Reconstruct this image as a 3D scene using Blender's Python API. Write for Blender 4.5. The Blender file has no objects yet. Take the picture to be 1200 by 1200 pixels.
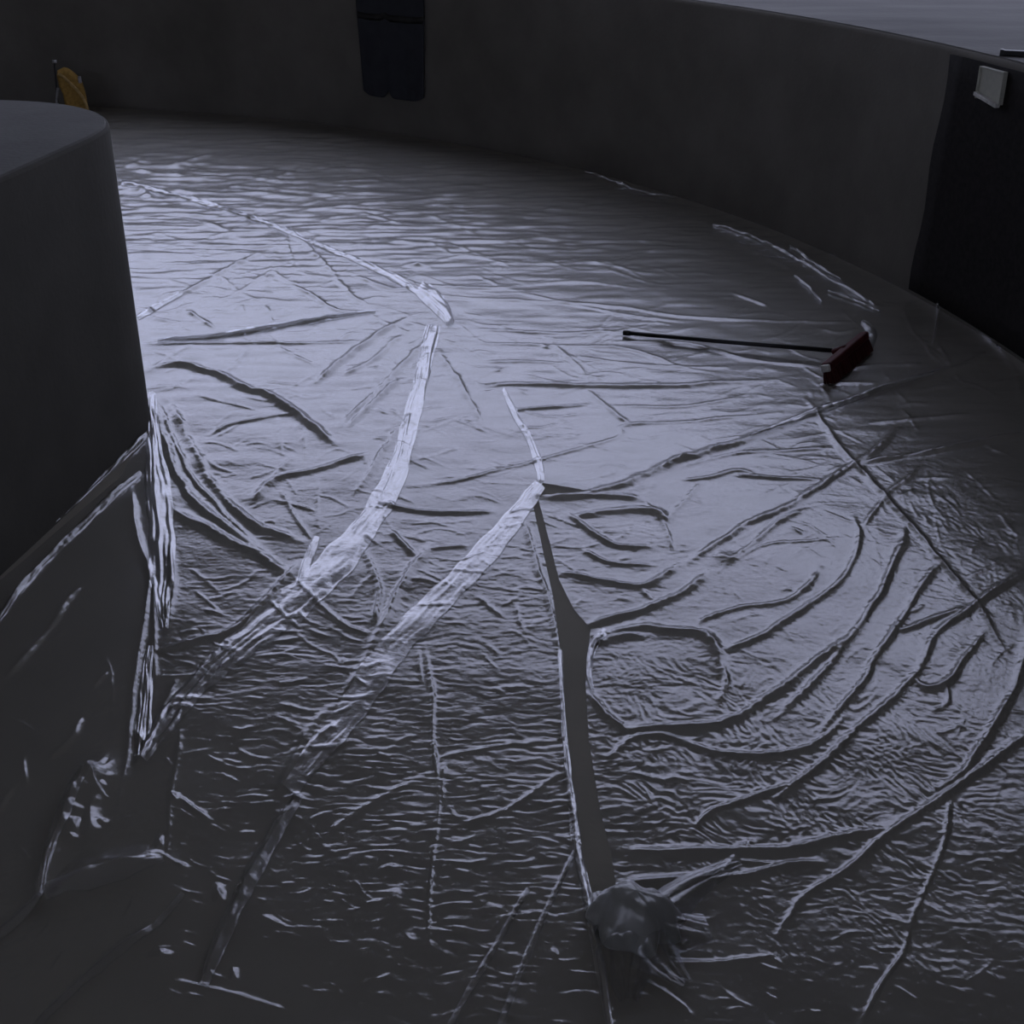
import bpy, bmesh, math, random
import numpy as np
from mathutils import Vector

random.seed(7)
RNG = np.random.default_rng(7)
S = bpy.context.scene
COL = S.collection

# ------------------------------------------------------------------ camera, sky, exposure
CAM_H, PITCH, FOCAL = 2.5, math.radians(27.3), 1500.0
cam = bpy.data.objects.new('camera', bpy.data.cameras.new('camera'))
COL.objects.link(cam)
cam.location = (0, 0, CAM_H)
cam.rotation_euler = (math.pi / 2 - PITCH, 0, 0)
cam.data.sensor_width = 36.0
cam.data.lens = 36.0 * FOCAL / 1200.0
cam.data.clip_start = 0.05
S.camera = cam

SKY = (0.70, 0.745, 1.0)
SKY_STRENGTH = 1.95
w = bpy.data.worlds.new('overcast sky')
S.world = w
w.use_nodes = True
bg = w.node_tree.nodes['Background']
bg.inputs['Color'].default_value = (*SKY, 1)
bg.inputs['Strength'].default_value = SKY_STRENGTH

S.view_settings.view_transform = 'Standard'
S.view_settings.look = 'None'
S.view_settings.exposure = 0.0
S.view_settings.gamma = 1.0
S.view_settings.use_curve_mapping = False


# ------------------------------------------------------------------ survey: photo -> plan of the floor
def ray(px, py):
    a = (np.asarray(px, float) - 600) / FOCAL
    v = (600 - np.asarray(py, float)) / FOCAL
    return a, math.cos(PITCH) + v * math.sin(PITCH), -math.sin(PITCH) + v * math.cos(PITCH)


def plan(px, py, z=0.0):
    dx, dy, dz = ray(px, py)
    t = (z - CAM_H) / dz
    return np.stack([dx * t, dy * t], -1)


PIT_C = np.array([-6.723, 5.153])      # centre of the round pit
PIT_R = 9.65
RIM_Z = 1.49


def wall_hit(px, py, r=PIT_R):
    """point of the curved wall that a sight line meets"""
    dx, dy, dz = [float(q) for q in ray(px, py)]
    a = dx * dx + dy * dy
    b = -2 * (dx * PIT_C[0] + dy * PIT_C[1])
    c = PIT_C @ PIT_C - r * r
    t = (-b + math.sqrt(b * b - 4 * a * c)) / (2 * a)
    x, y, z = dx * t, dy * t, CAM_H + dz * t
    return math.atan2(y - PIT_C[1], x - PIT_C[0]), z


def on_wall(ang, z, off=0.0):
    r = PIT_R - off
    return (PIT_C[0] + r * math.cos(ang), PIT_C[1] + r * math.sin(ang), z)


# ------------------------------------------------------------------ helpers
def tag(o, label=None, cat=None, group=None, kind=None):
    if label: o['label'] = label
    if cat: o['category'] = cat
    if group: o['group'] = group
    if kind: o['kind'] = kind
    return o


def link_mesh(name, me, mat, parent=None, smooth=False):
    o = bpy.data.objects.new(name, me)
    COL.objects.link(o)
    if mat: me.materials.append(mat)
    if parent: o.parent = parent
    if smooth:
        me.polygons.foreach_set('use_smooth', np.ones(len(me.polygons), bool))
    return o


def from_arrays(name, V, F, mat, parent=None, smooth=True):
    """V (n,3) floats, F (m,4) quads"""
    V = np.ascontiguousarray(V, np.float32)
    F = np.ascontiguousarray(F, np.int32)
    me = bpy.data.meshes.new(name)
    me.vertices.add(len(V))
    me.vertices.foreach_set('co', V.ravel())
    k = F.shape[1]
    me.loops.add(F.size)
    me.loops.foreach_set('vertex_index', F.ravel())
    me.polygons.add(len(F))
    me.polygons.foreach_set('loop_start', np.arange(0, F.size, k, dtype=np.int32))
    me.update(calc_edges=True)
    me.validate()
    return link_mesh(name, me, mat, parent, smooth)


def from_bm(name, bm, mat, parent=None, smooth=False):
    bmesh.ops.recalc_face_normals(bm, faces=bm.faces[:])
    me = bpy.data.meshes.new(name)
    bm.to_mesh(me)
    bm.free()
    return link_mesh(name, me, mat, parent, smooth)


def grid_faces(n, m):
    """quads of an n x m vertex grid"""
    i = np.arange(n - 1)[:, None] * m + np.arange(m - 1)[None, :]
    i = i.ravel()
    return np.stack([i, i + 1, i + m + 1, i + m], -1)


def bm_box(bm, size, loc=(0, 0, 0), rot=None, bevel=0.0):
    r = bmesh.ops.create_cube(bm, size=1.0)
    vs = r['verts']
    for v in vs:
        v.co = Vector((v.co.x * size[0], v.co.y * size[1], v.co.z * size[2]))
    if bevel:
        es = list({e for v in vs for e in v.link_edges})
        b = bmesh.ops.bevel(bm, geom=es, offset=bevel, segments=2, affect='EDGES', profile=0.5)
        vs = list({v for f in b['faces'] for v in f.verts} | {v for v in vs if v.is_valid})
    for v in vs:
        if rot is not None: v.co = rot @ v.co
        v.co += Vector(loc)


def tube(pts, radii, seg=12, squash=1.0):
    """swept tube with closed ends, returns V, F(quads; caps as degenerate-free fans left to bmesh)"""
    bm = bmesh.new()
    rings = []
    n = len(pts)
    for i, p in enumerate(pts):
        p = Vector(p)
        d = (Vector(pts[min(i + 1, n - 1)]) - Vector(pts[max(i - 1, 0)])).normalized()
        u = d.cross(Vector((0, 0, 1)))
        if u.length < 1e-4: u = Vector((1, 0, 0))
        u.normalize()
        v = u.cross(d)
        r = radii[i] if hasattr(radii, '__len__') else radii
        rings.append([bm.verts.new(p + u * (r * math.cos(2 * math.pi * k / seg)) + v * (squash * r * math.sin(2 * math.pi * k / seg))) for k in range(seg)])
    for a, b in zip(rings, rings[1:]):
        for k in range(seg):
            bm.faces.new((a[k], a[(k + 1) % seg], b[(k + 1) % seg], b[k]))
    bm.faces.new(rings[0]); bm.faces.new(rings[-1])
    return bm


def catmull(P, step):
    P = np.asarray(P, float)
    if len(P) < 3:
        L = np.linalg.norm(P[1] - P[0]); n = max(2, int(L / step) + 1)
        return P[0] + (P[1] - P[0]) * np.linspace(0, 1, n)[:, None]
    Q = np.vstack([2 * P[0] - P[1], P, 2 * P[-1] - P[-2]])
    out = []
    for i in range(1, len(Q) - 2):
        a, b, c, d = Q[i - 1:i + 3]
        n = max(2, int(np.linalg.norm(c - b) / step) + 1)
        t = np.linspace(0, 1, n, endpoint=False)[:, None]
        out.append(0.5 * (2 * b + (c - a) * t + (2 * a - 5 * b + 4 * c - d) * t ** 2 + (3 * b - a - 3 * c + d) * t ** 3))
    out.append(P[-1:])
    return np.vstack(out)


# ------------------------------------------------------------------ materials
def nodes(name):
    m = bpy.data.materials.new(name)
    m.use_nodes = True
    nt = m.node_tree
    for n in list(nt.nodes): nt.nodes.remove(n)
    return m, nt, nt.nodes.new, nt.links.new


def concrete(name, c0, c1, rough=0.7, scale=1.5, bump=0.15, spec=0.3, fine=40, stretch=(1, 1, 1)):
    m, nt, N, L = nodes(name)
    out = N('ShaderNodeOutputMaterial'); b = N('ShaderNodeBsdfPrincipled')
    tc = N('ShaderNodeTexCoord'); mp = N('ShaderNodeMapping'); mp.inputs['Scale'].default_value = stretch
    L(tc.outputs['Object'], mp.inputs['Vector'])
    n1 = N('ShaderNodeTexNoise'); n1.inputs['Scale'].default_value = scale; n1.inputs['Detail'].default_value = 6
    n1.inputs['Roughness'].default_value = 0.6
    L(mp.outputs[0], n1.inputs['Vector'])
    r = N('ShaderNodeValToRGB')
    r.color_ramp.elements[0].position = 0.33; r.color_ramp.elements[1].position = 0.67
    r.color_ramp.elements[0].color = (*c0, 1); r.color_ramp.elements[1].color = (*c1, 1)
    L(n1.outputs['Fac'], r.inputs['Fac']); L(r.outputs[0], b.inputs['Base Color'])
    n2 = N('ShaderNodeTexNoise'); n2.inputs['Scale'].default_value = fine; n2.inputs['Detail'].default_value = 4
    L(tc.outputs['Object'], n2.inputs['Vector'])
    bp = N('ShaderNodeBump'); bp.inputs['Strength'].default_value = bump; bp.inputs['Distance'].default_value = 0.01
    L(n2.outputs['Fac'], bp.inputs['Height']); L(bp.outputs[0], b.inputs['Normal'])
    b.inputs['Roughness'].default_value = rough
    b.inputs['Specular IOR Level'].default_value = spec
    L(b.outputs[0], out.inputs['Surface'])
    return m


def plain(name, c, rough=0.5, spec=0.5, var=0.25, scale=30):
    c = np.array(c)
    return concrete(name, tuple(c * (1 - var)), tuple(np.minimum(c * (1 + var), 1)), rough, scale, 0.08, spec, 120)


def film(name, f0, rough, milk, milk_col=(0.55, 0.52, 0.445)):
    """clear polythene: Schlick reflection over a see-through, faintly milky body"""
    m, nt, N, L = nodes(name)
    out = N('ShaderNodeOutputMaterial')
    tr = N('ShaderNodeBsdfTransparent'); tr.inputs['Color'].default_value = (0.93, 0.94, 0.95, 1)
    df = N('ShaderNodeBsdfDiffuse'); df.inputs['Color'].default_value = (*milk_col, 1)
    gl = N('ShaderNodeBsdfGlossy'); gl.inputs['Roughness'].default_value = rough
    gl.inputs['Color'].default_value = (0.97, 0.97, 1.0, 1)
    tc = N('ShaderNodeTexCoord'); nz = N('ShaderNodeTexNoise')
    nz.inputs['Scale'].default_value = 55; nz.inputs['Detail'].default_value = 3
    L(tc.outputs['Object'], nz.inputs['Vector'])
    bp = N('ShaderNodeBump'); bp.inputs['Strength'].default_value = 0.22; bp.inputs['Distance'].default_value = 0.006
    L(nz.outputs['Fac'], bp.inputs['Height'])
    L(bp.outputs[0], gl.inputs['Normal'])
    lw = N('ShaderNodeLayerWeight'); lw.inputs['Blend'].default_value = 0.5
    L(bp.outputs[0], lw.inputs['Normal'])
    p = N('ShaderNodeMath'); p.operation = 'POWER'; p.inputs[1].default_value = 4.0
    L(lw.outputs['Facing'], p.inputs[0])
    ma = N('ShaderNodeMath'); ma.operation = 'MULTIPLY_ADD'; ma.use_clamp = True
    ma.inputs[1].default_value = 1 - f0; ma.inputs[2].default_value = f0
    L(p.outputs[0], ma.inputs[0])
    m1 = N('ShaderNodeMixShader'); m1.inputs[0].default_value = milk
    L(tr.outputs[0], m1.inputs[1]); L(df.outputs[0], m1.inputs[2])
    m2 = N('ShaderNodeMixShader')
    L(ma.outputs[0], m2.inputs[0]); L(m1.outputs[0], m2.inputs[1]); L(gl.outputs[0], m2.inputs[2])
    L(m2.outputs[0], out.inputs['Surface'])
    return m


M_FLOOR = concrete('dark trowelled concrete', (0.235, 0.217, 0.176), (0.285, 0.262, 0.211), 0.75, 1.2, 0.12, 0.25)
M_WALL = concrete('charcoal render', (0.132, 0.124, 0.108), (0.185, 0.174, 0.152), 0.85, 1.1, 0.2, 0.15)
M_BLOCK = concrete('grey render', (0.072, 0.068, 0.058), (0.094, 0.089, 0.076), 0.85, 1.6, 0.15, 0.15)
M_BLOCK_LIT = concrete('lit grey render', (0.070, 0.067, 0.059), (0.105, 0.101, 0.090), 0.75, 2.2, 0.2, 0.2)  # block render made paler for the light on its top face
M_LEDGE = concrete('pale worn concrete', (0.055, 0.053, 0.050), (0.13, 0.125, 0.118), 0.75, 1.3, 0.3, 0.15, 25, (0.5, 1.6, 1))
M_CEIL = concrete('dark soffit', (0.36, 0.325, 0.255), (0.40, 0.36, 0.28), 0.9, 1.0, 0.1, 0.1)
M_FILM = film('clear polythene film', 0.09, 0.19, 0.12)
M_FILM_FAR = film('creased polythene film', 0.11, 0.23, 0.09)
M_HEM_STREAK = film('folded film and highlights', 0.22, 0.22, 0.20)  # doubled film; also the pale bands painted as highlights on creases
M_FOLD_STREAK = film('thick folds and sky streaks', 0.09, 0.24, 0.26, (0.42, 0.40, 0.35))  # thick folds; also paints the sky-reflecting streaks along the far film
M_BUNCH = film('gathered polythene film', 0.08, 0.30, 0.80, (0.36, 0.36, 0.33))
M_PANEL = plain('black cladding', (0.020, 0.018, 0.017), 0.8, 0.1)
M_BLACK = plain('black plastic', (0.012, 0.012, 0.013), 0.4)
M_RED = plain('dark red plastic', (0.075, 0.008, 0.008), 0.6, 0.2)
M_BRIST = plain('dark red bristles', (0.05, 0.008, 0.008), 0.8, 0.2)
M_PALE = plain('pale plastic', (0.55, 0.54, 0.50), 0.5)
M_FIT = plain('ivory plastic', (0.42, 0.42, 0.35), 0.5, 0.3, 0.06)
M_OCHRE = plain('ochre canvas', (0.33, 0.20, 0.05), 0.8, 0.2)
M_OCHRE2 = plain('pale ochre webbing', (0.44, 0.30, 0.12), 0.7, 0.2)
M_GREY = plain('grey plastic', (0.32, 0.31, 0.32), 0.5)
M_NAVY = plain('dark navy cloth', (0.046, 0.048, 0.055), 0.95, 0.05, 0.12, 6)

# ------------------------------------------------------------------ the setting
# floor of the pit
n_r, n_a = 24, 160
rr = np.linspace(0, PIT_R + 0.2, n_r); aa = np.linspace(0, 2 * math.pi, n_a)
R_, A_ = np.meshgrid(rr, aa, indexing='ij')
V = np.stack([PIT_C[0] + R_ * np.cos(A_), PIT_C[1] + R_ * np.sin(A_), np.zeros_like(R_)], -1).reshape(-1, 3)
tag(from_arrays('floor', V, grid_faces(n_r, n_a)[:, ::-1], M_FLOOR, smooth=False), kind='structure')

# round retaining wall with a softly arrised rim
prof = [(PIT_R + 0.30, -0.05), (PIT_R, -0.05), (PIT_R, 0.0), (PIT_R, 0.5), (PIT_R, 1.0), (PIT_R, RIM_Z - 0.03), (PIT_R + 0.009, RIM_Z - 0.009), (PIT_R + 0.03, RIM_Z), (PIT_R + 0.30, RIM_Z), (PIT_R + 0.30, -0.05)]
na = 400
aa = np.linspace(0, 2 * math.pi, na)
P = np.array(prof)
V = np.stack([PIT_C[0] + P[:, :1] * np.cos(aa), PIT_C[1] + P[:, :1] * np.sin(aa), np.repeat(P[:, 1:], na, 1)], -1).reshape(-1, 3)
tag(from_arrays('wall_far', V, grid_faces(len(P), na), M_WALL, smooth=False), kind='structure')

# upper ground beyond the rim
rr = np.array([PIT_R + 0.03, 10.5, 12, 15, 20, 30, 45, 70])
R_, A_ = np.meshgrid(rr, aa, indexing='ij')
V = np.stack([PIT_C[0] + R_ * np.cos(A_), PIT_C[1] + R_ * np.sin(A_), np.full_like(R_, RIM_Z + 0.004)], -1).reshape(-1, 3)
tag(from_arrays('floor_upper', V, grid_faces(len(rr), na)[:, ::-1], M_LEDGE, smooth=False), kind='structure')

# rendered block with a rounded end at the left
BLOCK_H = 1.42
side = [(-2.25, 2.9), (-2.10, 3.7), (-1.98, 4.34), (-1.88, 4.88), (-1.80, 5.40), (-1.775, 5.62), (-1.785, 5.82), (-1.86, 6.03), (-1.98, 6.20), (-2.16, 6.35), (-2.40, 6.44), (-2.8, 6.50), (-3.6, 6.55), (-4.6, 6.50)]
out = [tuple(p) for p in catmull(side, 0.06)] + [(-5.2, 5.5), (-5.2, 2.0), (-2.35, 2.0)]
bm = bmesh.new()
e = 0.012
cx = np.mean([p[0] for p in out]); cy = np.mean([p[1] for p in out])
rings = []
for z, k in ((0, 0), (0.7, 0), (BLOCK_H - e, 0), (BLOCK_H - e * 0.3, e * 0.3), (BLOCK_H, e)):
    ring = []
    for (x, y) in out:
        d = math.hypot(x - cx, y - cy)
        ring.append(bm.verts.new((x - (x - cx) / d * k, y - (y - cy) / d * k, z)))
    rings.append(ring)
n = len(out)
for a, b in zip(rings, rings[1:]):
    for k in range(n): bm.faces.new((a[k], a[(k + 1) % n], b[(k + 1) % n], b[k]))
bm.faces.new(rings[-1])
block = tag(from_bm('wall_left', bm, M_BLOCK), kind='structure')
bm = bmesh.new()                       # thin cap added over the block: its paler colour paints the lit top
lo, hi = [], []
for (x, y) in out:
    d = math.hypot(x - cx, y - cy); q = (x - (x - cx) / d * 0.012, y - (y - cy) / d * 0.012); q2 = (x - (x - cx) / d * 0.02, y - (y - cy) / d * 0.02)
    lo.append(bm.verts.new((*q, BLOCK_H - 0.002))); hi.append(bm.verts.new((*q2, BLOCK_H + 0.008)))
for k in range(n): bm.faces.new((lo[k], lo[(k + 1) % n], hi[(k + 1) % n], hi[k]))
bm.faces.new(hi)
from_bm('lit_top_cap', bm, M_BLOCK_LIT, block)
BLOCK_POLY = np.array(out)

# hall around the pit: roof slab that stops short of the far side, three walls
def slab(name, poly, z0, z1, mat):
    bm = bmesh.new()
    lo = [bm.verts.new((x, y, z0)) for x, y in poly]; hi = [bm.verts.new((x, y, z1)) for x, y in poly]
    bm.faces.new(lo); bm.faces.new(hi)
    for k in range(len(poly)):
        bm.faces.new((lo[k], lo[(k + 1) % len(poly)], hi[(k + 1) % len(poly)], hi[k]))
    return tag(from_bm(name, bm, mat), kind='structure')

ROOF_Z = 6.5
EDGE_L, EDGE_R = 24.0, 11.3              # roof edge, y at the left and the right end
slab('ceiling', [(-22, -8), (18, -8), (18, EDGE_R), (3.8, EDGE_R), (-6, 17), (-22, EDGE_L)], ROOF_Z, ROOF_Z + 0.5, M_CEIL)
slab('wall_back', [(-22.3, -8.3), (18.3, -8.3), (18.3, -8), (-22.3, -8)], RIM_Z, 4.6, M_CEIL)         # added opening above it lets sky fill the pit from behind
slab('wall_right', [(18, -8), (18.3, -8), (18.3, EDGE_R), (18, EDGE_R)], RIM_Z, ROOF_Z + 0.5, M_CEIL)
slab('wall_west', [(-22.3, -8), (-22, -8), (-22, EDGE_L), (-22.3, EDGE_L)], RIM_Z, ROOF_Z + 0.5, M_CEIL)


# ------------------------------------------------------------------ polythene: relief of the film
def hash2(ix, iy, seed):
    h = (ix.astype(np.int64) * 374761393 + iy.astype(np.int64) * 668265263 + seed * 982451653) & 0xFFFFFFFF
    h = ((h ^ (h >> 13)) * 1274126177) & 0xFFFFFFFF
    return ((h ^ (h >> 16)) & 0xFFFF) / 65535.0 * 2 * math.pi


def gnoise(x, y, seed=0):
    ix, iy = np.floor(x), np.floor(y)
    fx, fy = x - ix, y - iy
    ux = fx * fx * fx * (fx * (fx * 6 - 15) + 10); uy = fy * fy * fy * (fy * (fy * 6 - 15) + 10)
    def g(dx, dy):
        a = hash2(ix + dx, iy + dy, seed)
        return np.cos(a) * (fx - dx) + np.sin(a) * (fy - dy)
    n0 = g(0, 0) * (1 - ux) + g(1, 0) * ux
    n1 = g(0, 1) * (1 - ux) + g(1, 1) * ux
    return 1.5 * (n0 * (1 - uy) + n1 * uy)


def blob(X, Y, px, py, rx, ry, rot=0.0):
    """soft patch of floor, centre and half axes surveyed from the photograph"""
    c = plan(px, py)
    ax = (plan(px + rx, py) - plan(px - rx, py)) / 2
    ay = (plan(px, py - ry) - plan(px, py + ry)) / 2
    # express offset in the two axes
    det = ax[0] * ay[1] - ax[1] * ay[0]
    ox, oy = X - c[0], Y - c[1]
    u = (ox * ay[1] - oy * ay[0]) / det
    v = (ax[0] * oy - ax[1] * ox) / det
    return np.exp(-(u * u + v * v))


# creases traced over the floor:  width  steepness  x,y x,y ...
CREASES = """
3.5 .55 806,660 843,637 877,613 917,597 957,573 1000,545 1030,525 1050,503
3 .5 850,664 880,640 915,612 945,598
3 .55 1003,545 1067,535 1133,523 1210,508
3 .5 1010,623 1037,582 1057,567 1073,550
3.5 .55 1000,607 1007,630 1000,657 983,683 943,713 890,747 843,765
3 .55 962,667 927,703 867,713 822,730 820,741
4 .5 690,733 750,717 800,697 830,672
5 .5 700,747 750,735 777,740 830,747 843,780 850,805 838,835
4 .5 697,757 720,748 750,745
4.5 .6 1063,613 1053,647 1030,697 1003,740 957,797 910,843
4.5 .6 1102,658 1073,697 1047,740 1023,777 1010,800 953,870
4.5 .55 997,743 930,798 860,843 800,856 733,857
4 .5 733,857 710,842 690,815
4.5 .6 1215,662 1143,710 1100,740 1083,770 1067,800 1007,857 957,900 930,923 900,947
3.5 .55 930,920 880,937 833,953 810,977
3 .5 1133,713 1093,727 1050,742
3.5 .5 1153,740 1127,780 1107,803 1085,808 1070,795
3 .5 1107,803 1110,825 1095,835
5 .6 1210,735 1192,795 1160,860 1137,893 1120,913 1090,930
5 .6 1215,855 1160,893 1113,930 1053,970 1000,1013 943,1050 923,1080 910,1103 907,1123
4 .55 907,1122 850,1128 800,1130 765,1134
3.5 .6 1113,937 1107,987 1087,1037 1067,1083 1057,1120 1030,1160 1005,1210
5 .5 1050,973 987,985 927,997 890,998 800,1002 725,998
4 .5 967,1013 927,1015 883,1027 843,1033 800,1040
6 .6 885,985 870,995 858,1012 838,1028 800,1035 750,1040 720,1048
3.5 .5 800,870 843,882 900,887 947,878 980,853 990,837
3.5 .5 712,895 740,868 775,862 800,868
4.5 .4 633,582 693,580 750,560 787,543 867,520 943,490 1000,470 1060,450 1120,433 1165,412
4 .4 560,455 600,452 690,454 800,453 860,450 917,445
2.5 .5 800,547 850,535 917,530 977,525
2.5 .5 800,563 830,560 863,553 883,557
2.5 .5 863,558 910,562 963,563
2.5 .5 753,587 777,613 790,647
2.5 .5 777,613 800,590 820,566
2.5 .45 467,572 533,565 587,552 633,540 720,515 733,500 800,496 913,485
2.5 .5 687,457 720,487 737,498
2.2 .5 720,478 800,478 867,468
2.2 .5 560,403 613,405 683,407 733,410 767,420 800,433 840,438
2 .5 570,425 663,427
2.2 .5 720,402 800,403 840,412 880,423 960,432
2 .5 680,420 760,430 853,432
2.2 .5 600,483 653,478 693,475
2.5 .4 647,403 677,430 690,450
3 .4 513,410 540,453 567,503
3 .4 447,593 483,600 533,602 577,600
3 .5 457,623 487,652
2.5 .5 497,645 550,640
5 .45 505,640 477,680 457,717 420,790 400,820
4 .5 427,647 443,687 440,733
3 .5 667,603 713,638 765,642
2.5 .5 683,645 713,660 767,664
3.5 .5 660,673 700,680 750,688 777,677 797,663
3 .5 750,690 765,705
5 .5 672,606 720,600 765,600 779,612
5 .4 640,584 700,582 750,585
4 .55 175,432 213,428 253,440 293,457 313,463 350,487 395,523
2.2 .5 247,510 273,498 327,487 353,488
4 .55 297,590 320,563 367,553 400,543 430,533
2.5 .45 320,560 345,535
5 .42 180,467 193,517 207,557 240,600 277,627 335,672
4.5 .42 198,470 230,533 253,573 293,613 353,637
5 .42 205,600 253,627 293,647 340,675
3 .5 185,470 205,520 225,560 260,600 300,640
4 .55 153,573 160,627 175,680 163,767 157,800 153,850 147,900 137,947
3 .5 180,683 183,800
4 .5 200,640 205,690 198,735
3 .5 -20,752 20,700 90,623 163,558
3 .5 0,722 60,655 150,565
3.5 .5 7,797 53,743 93,687
4 .5 180,767 233,750 267,743 307,710 350,660
2.5 .45 160,372 213,347 260,320 305,298
3 .4 180,402 260,395 330,383 400,372 440,367
2.2 .5 175,404 300,403 360,403 420,402
2 .5 330,268 322,300 312,340 308,362
2 .5 335,280 343,310 340,335
2 .5 342,334 370,350 395,365 430,367
2.2 .5 330,270 360,290 385,315 410,345 430,358
2 .5 212,357 206,390
2 .5 220,365 250,385
2 .5 283,358 287,377
2 .5 311,360 320,380
3 .5 480,372 440,395 400,425 370,450
2.5 .5 470,395 440,420 405,440
2.5 .5 500,400 470,430 430,470 400,500
2 .5 440,430 437,475
3 .5 410,500 450,460 470,445
2 .5 425,510 428,545
3 .55 480,490 455,520 430,560 415,580
2 .5 355,490 358,540
2 .5 325,490 331,535
3.5 .45 480,545 492,500
2 .5 372,560 373,620
2.5 .5 330,575 348,610 365,635
2 .5 325,588 370,600
2.5 .5 420,325 460,340 490,335
2.2 .6 400,303 440,315 480,332 500,336 560,340 600,338
2.2 .5 500,346 560,352 640,355 720,360 800,372 900,379
2.2 .5 560,388 640,392 720,390
2 .5 610,345 680,360 740,372 800,378
2 .5 800,372 870,376 940,378 1000,380
3 .5 497,757 505,800 508,867 514,943 505,1033 504,1107 510,1130
2.5 .5 490,760 493,800
3 .5 520,895 518,940
4 .35 490,915 440,940 385,978
3.5 .35 543,968 600,947 655,910
2.5 .45 517,887 560,880 600,873 653,870
4 .5 655,767 658,800 661,883 672,960 676,1000 690,1067 712,1185 722,1270
3 .45 613,607 630,663 647,720 655,767
4 .4 674,1000 650,1050 627,1100 590,1195 565,1280
4 .4 617,1047 580,1113 540,1185 500,1270
7 .4 470,1043 443,1097 425,1130
3 .45 213,857 202,930 197,990 190,1033
3.5 .5 207,935 245,965
3.5 .5 183,1000 215,1020
3 .5 205,1150 265,1165 330,1185
4 .5 305,1075 340,1092
3 .5 235,1140 265,1148
6 .4 180,1092 147,1113 93,1157 40,1205
14 .55 45,1055 60,1005 73,967 90,930 107,908 125,910
9 .5 120,915 108,950 106,985
13 .4 60,1060 110,1030 150,1018 192,1008
6 .4 -10,1105 43,1060 60,1045
3 .5 60,890 82,868 95,843
3 .5 28,888 30,920
3.5 .5 -5,955 15,922
3 .5 40,860 15,845
3 .5 20,990 45,1020
4 .5 205,800 178,868 160,895
3.5 .45 395,850 370,870 345,900
8 .4 345,940 320,985 290,1040 262,1100 240,1150
7 .3 395,825 360,865 325,940
3 .4 370,705 405,735 430,745
3 .45 943,467 973,510 997,540 1033,580 1063,613 1100,657 1143,707 1180,767
2.5 .5 833,265 900,290 960,320 1012,352
2.5 .5 685,206 720,217 760,226 790,236
3 .5 1085,335 1120,362 1160,385 1215,422
2 .5 860,283 890,300 930,320
2.5 .5 1100,345 1098,405
2.5 .5 1100,405 1120,440 1130,452
2.5 .5 1150,395 1185,430 1197,470
2.2 .5 980,345 1030,362
2.5 .5 970,437 1020,430 1080,428
2.5 .5 960,452 1030,450
2.5 .5 1020,497 1080,492 1140,488
2 .5 860,345 900,360
4 .45 140,218 165,224 178,233
2 .5 140,222 230,236 310,262
2.5 .45 160,200 190,206 220,208
3 .4 200,196 250,183
2.2 .4 145,198 180,185
2.2 .45 290,212 360,213 440,213
2.5 .4 340,250 400,244 440,240 560,232
1.8 .5 300,170 350,167 410,172
1.8 .5 350,143 380,152
2.5 .45 735,1155 760,1155 800,1180 815,1200
3 .45 700,820 715,845 730,858
2.5 .4 855,1010 930,1015
2.5 .5 560,700 590,725
2.5 .5 605,710 612,740
"""


def parse(txt):
    res = []
    for ln in txt.strip().splitlines():
        q = ln.split()
        res.append((float(q[0]), float(q[1]), [tuple(map(float, s.split(','))) for s in q[2:]]))
    return res


CR = parse(CREASES)


def scatter(n, x0, x1, y0, y1, lmin, lmax, ang, spread, wpx, k, keep=None):
    """extra short creases strewn over one patch of the film"""
    for _ in range(n):
        x, y = random.uniform(x0, x1), random.uniform(y0, y1)
        if keep and not keep(x, y): continue
        L = random.uniform(lmin, lmax); a = math.radians(random.gauss(ang, spread))
        bend = random.uniform(-.12, .12) * L
        dx, dy = math.cos(a) * L / 2, math.sin(a) * L / 2
        CR.append((wpx * random.uniform(.7, 1.2), k * random.uniform(.5, 1.1), [(x - dx, y - dy), (x - dy / L * bend * 2, y + dx / L * bend * 2), (x + dx, y + dy)]))


scatter(75, 190, 480, 300, 480, 20, 80, 0, 16, 1.3, .42)
scatter(60, 240, 480, 480, 640, 15, 50, -5, 30, 1.3, .40)
scatter(110, 480, 720, 370, 680, 20, 85, 3, 14, 1.3, .42)
scatter(90, 700, 1000, 370, 660, 20, 100, -8, 16, 1.3, .38)
scatter(120, 180, 900, 190, 340, 40, 150, 2, 5, 1.3, .42)
scatter(30, 850, 1150, 560, 760, 20, 70, 60, 25, 1.3, .30)
scatter(45, 190, 420, 660, 900, 20, 60, 5, 20, 2.0, .4)
scatter(60, 380, 680, 680, 1150, 15, 50, 0, 22, 2.0, .42)
scatter(60, 180, 420, 880, 1190, 15, 45, 10, 25, 2.0, .4)
scatter(20, 0, 160, 700, 1190, 15, 40, -60, 25, 2.0, .4)
scatter(70, 720, 1190, 640, 960, 15, 45, -30, 40, 1.9, .36)
scatter(50, 740, 1190, 960, 1190, 15, 40, 15, 25, 2.0, .40)
scatter(40, 930, 1190, 430, 640, 15, 40, 20, 40, 1.8, .36)
scatter(20, 960, 1190, 340, 480, 20, 60, 30, 25, 1.7, .4)

# crisp little peaks that catch the sky
PEAKS = [(88, 972, 8, .8), (85, 985, 6, .6), (346, 938, 6, .9), (257, 1052, 7, .9), (190, 1122, 8, .9), (188, 990, 5, .9), (213, 1018, 5, .9),
         (205, 938, 5, .8), (275, 1145, 6, .6), (850, 655, 14, .25), (458, 1020, 6, .6), (480, 1102, 8, .4), (650, 1120, 4, .6),
         (120, 965, 5, .7), (165, 868, 8, .4), (490, 312, 8, .5), (640, 408, 4, .5), (585, 435, 4, .5)]

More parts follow.
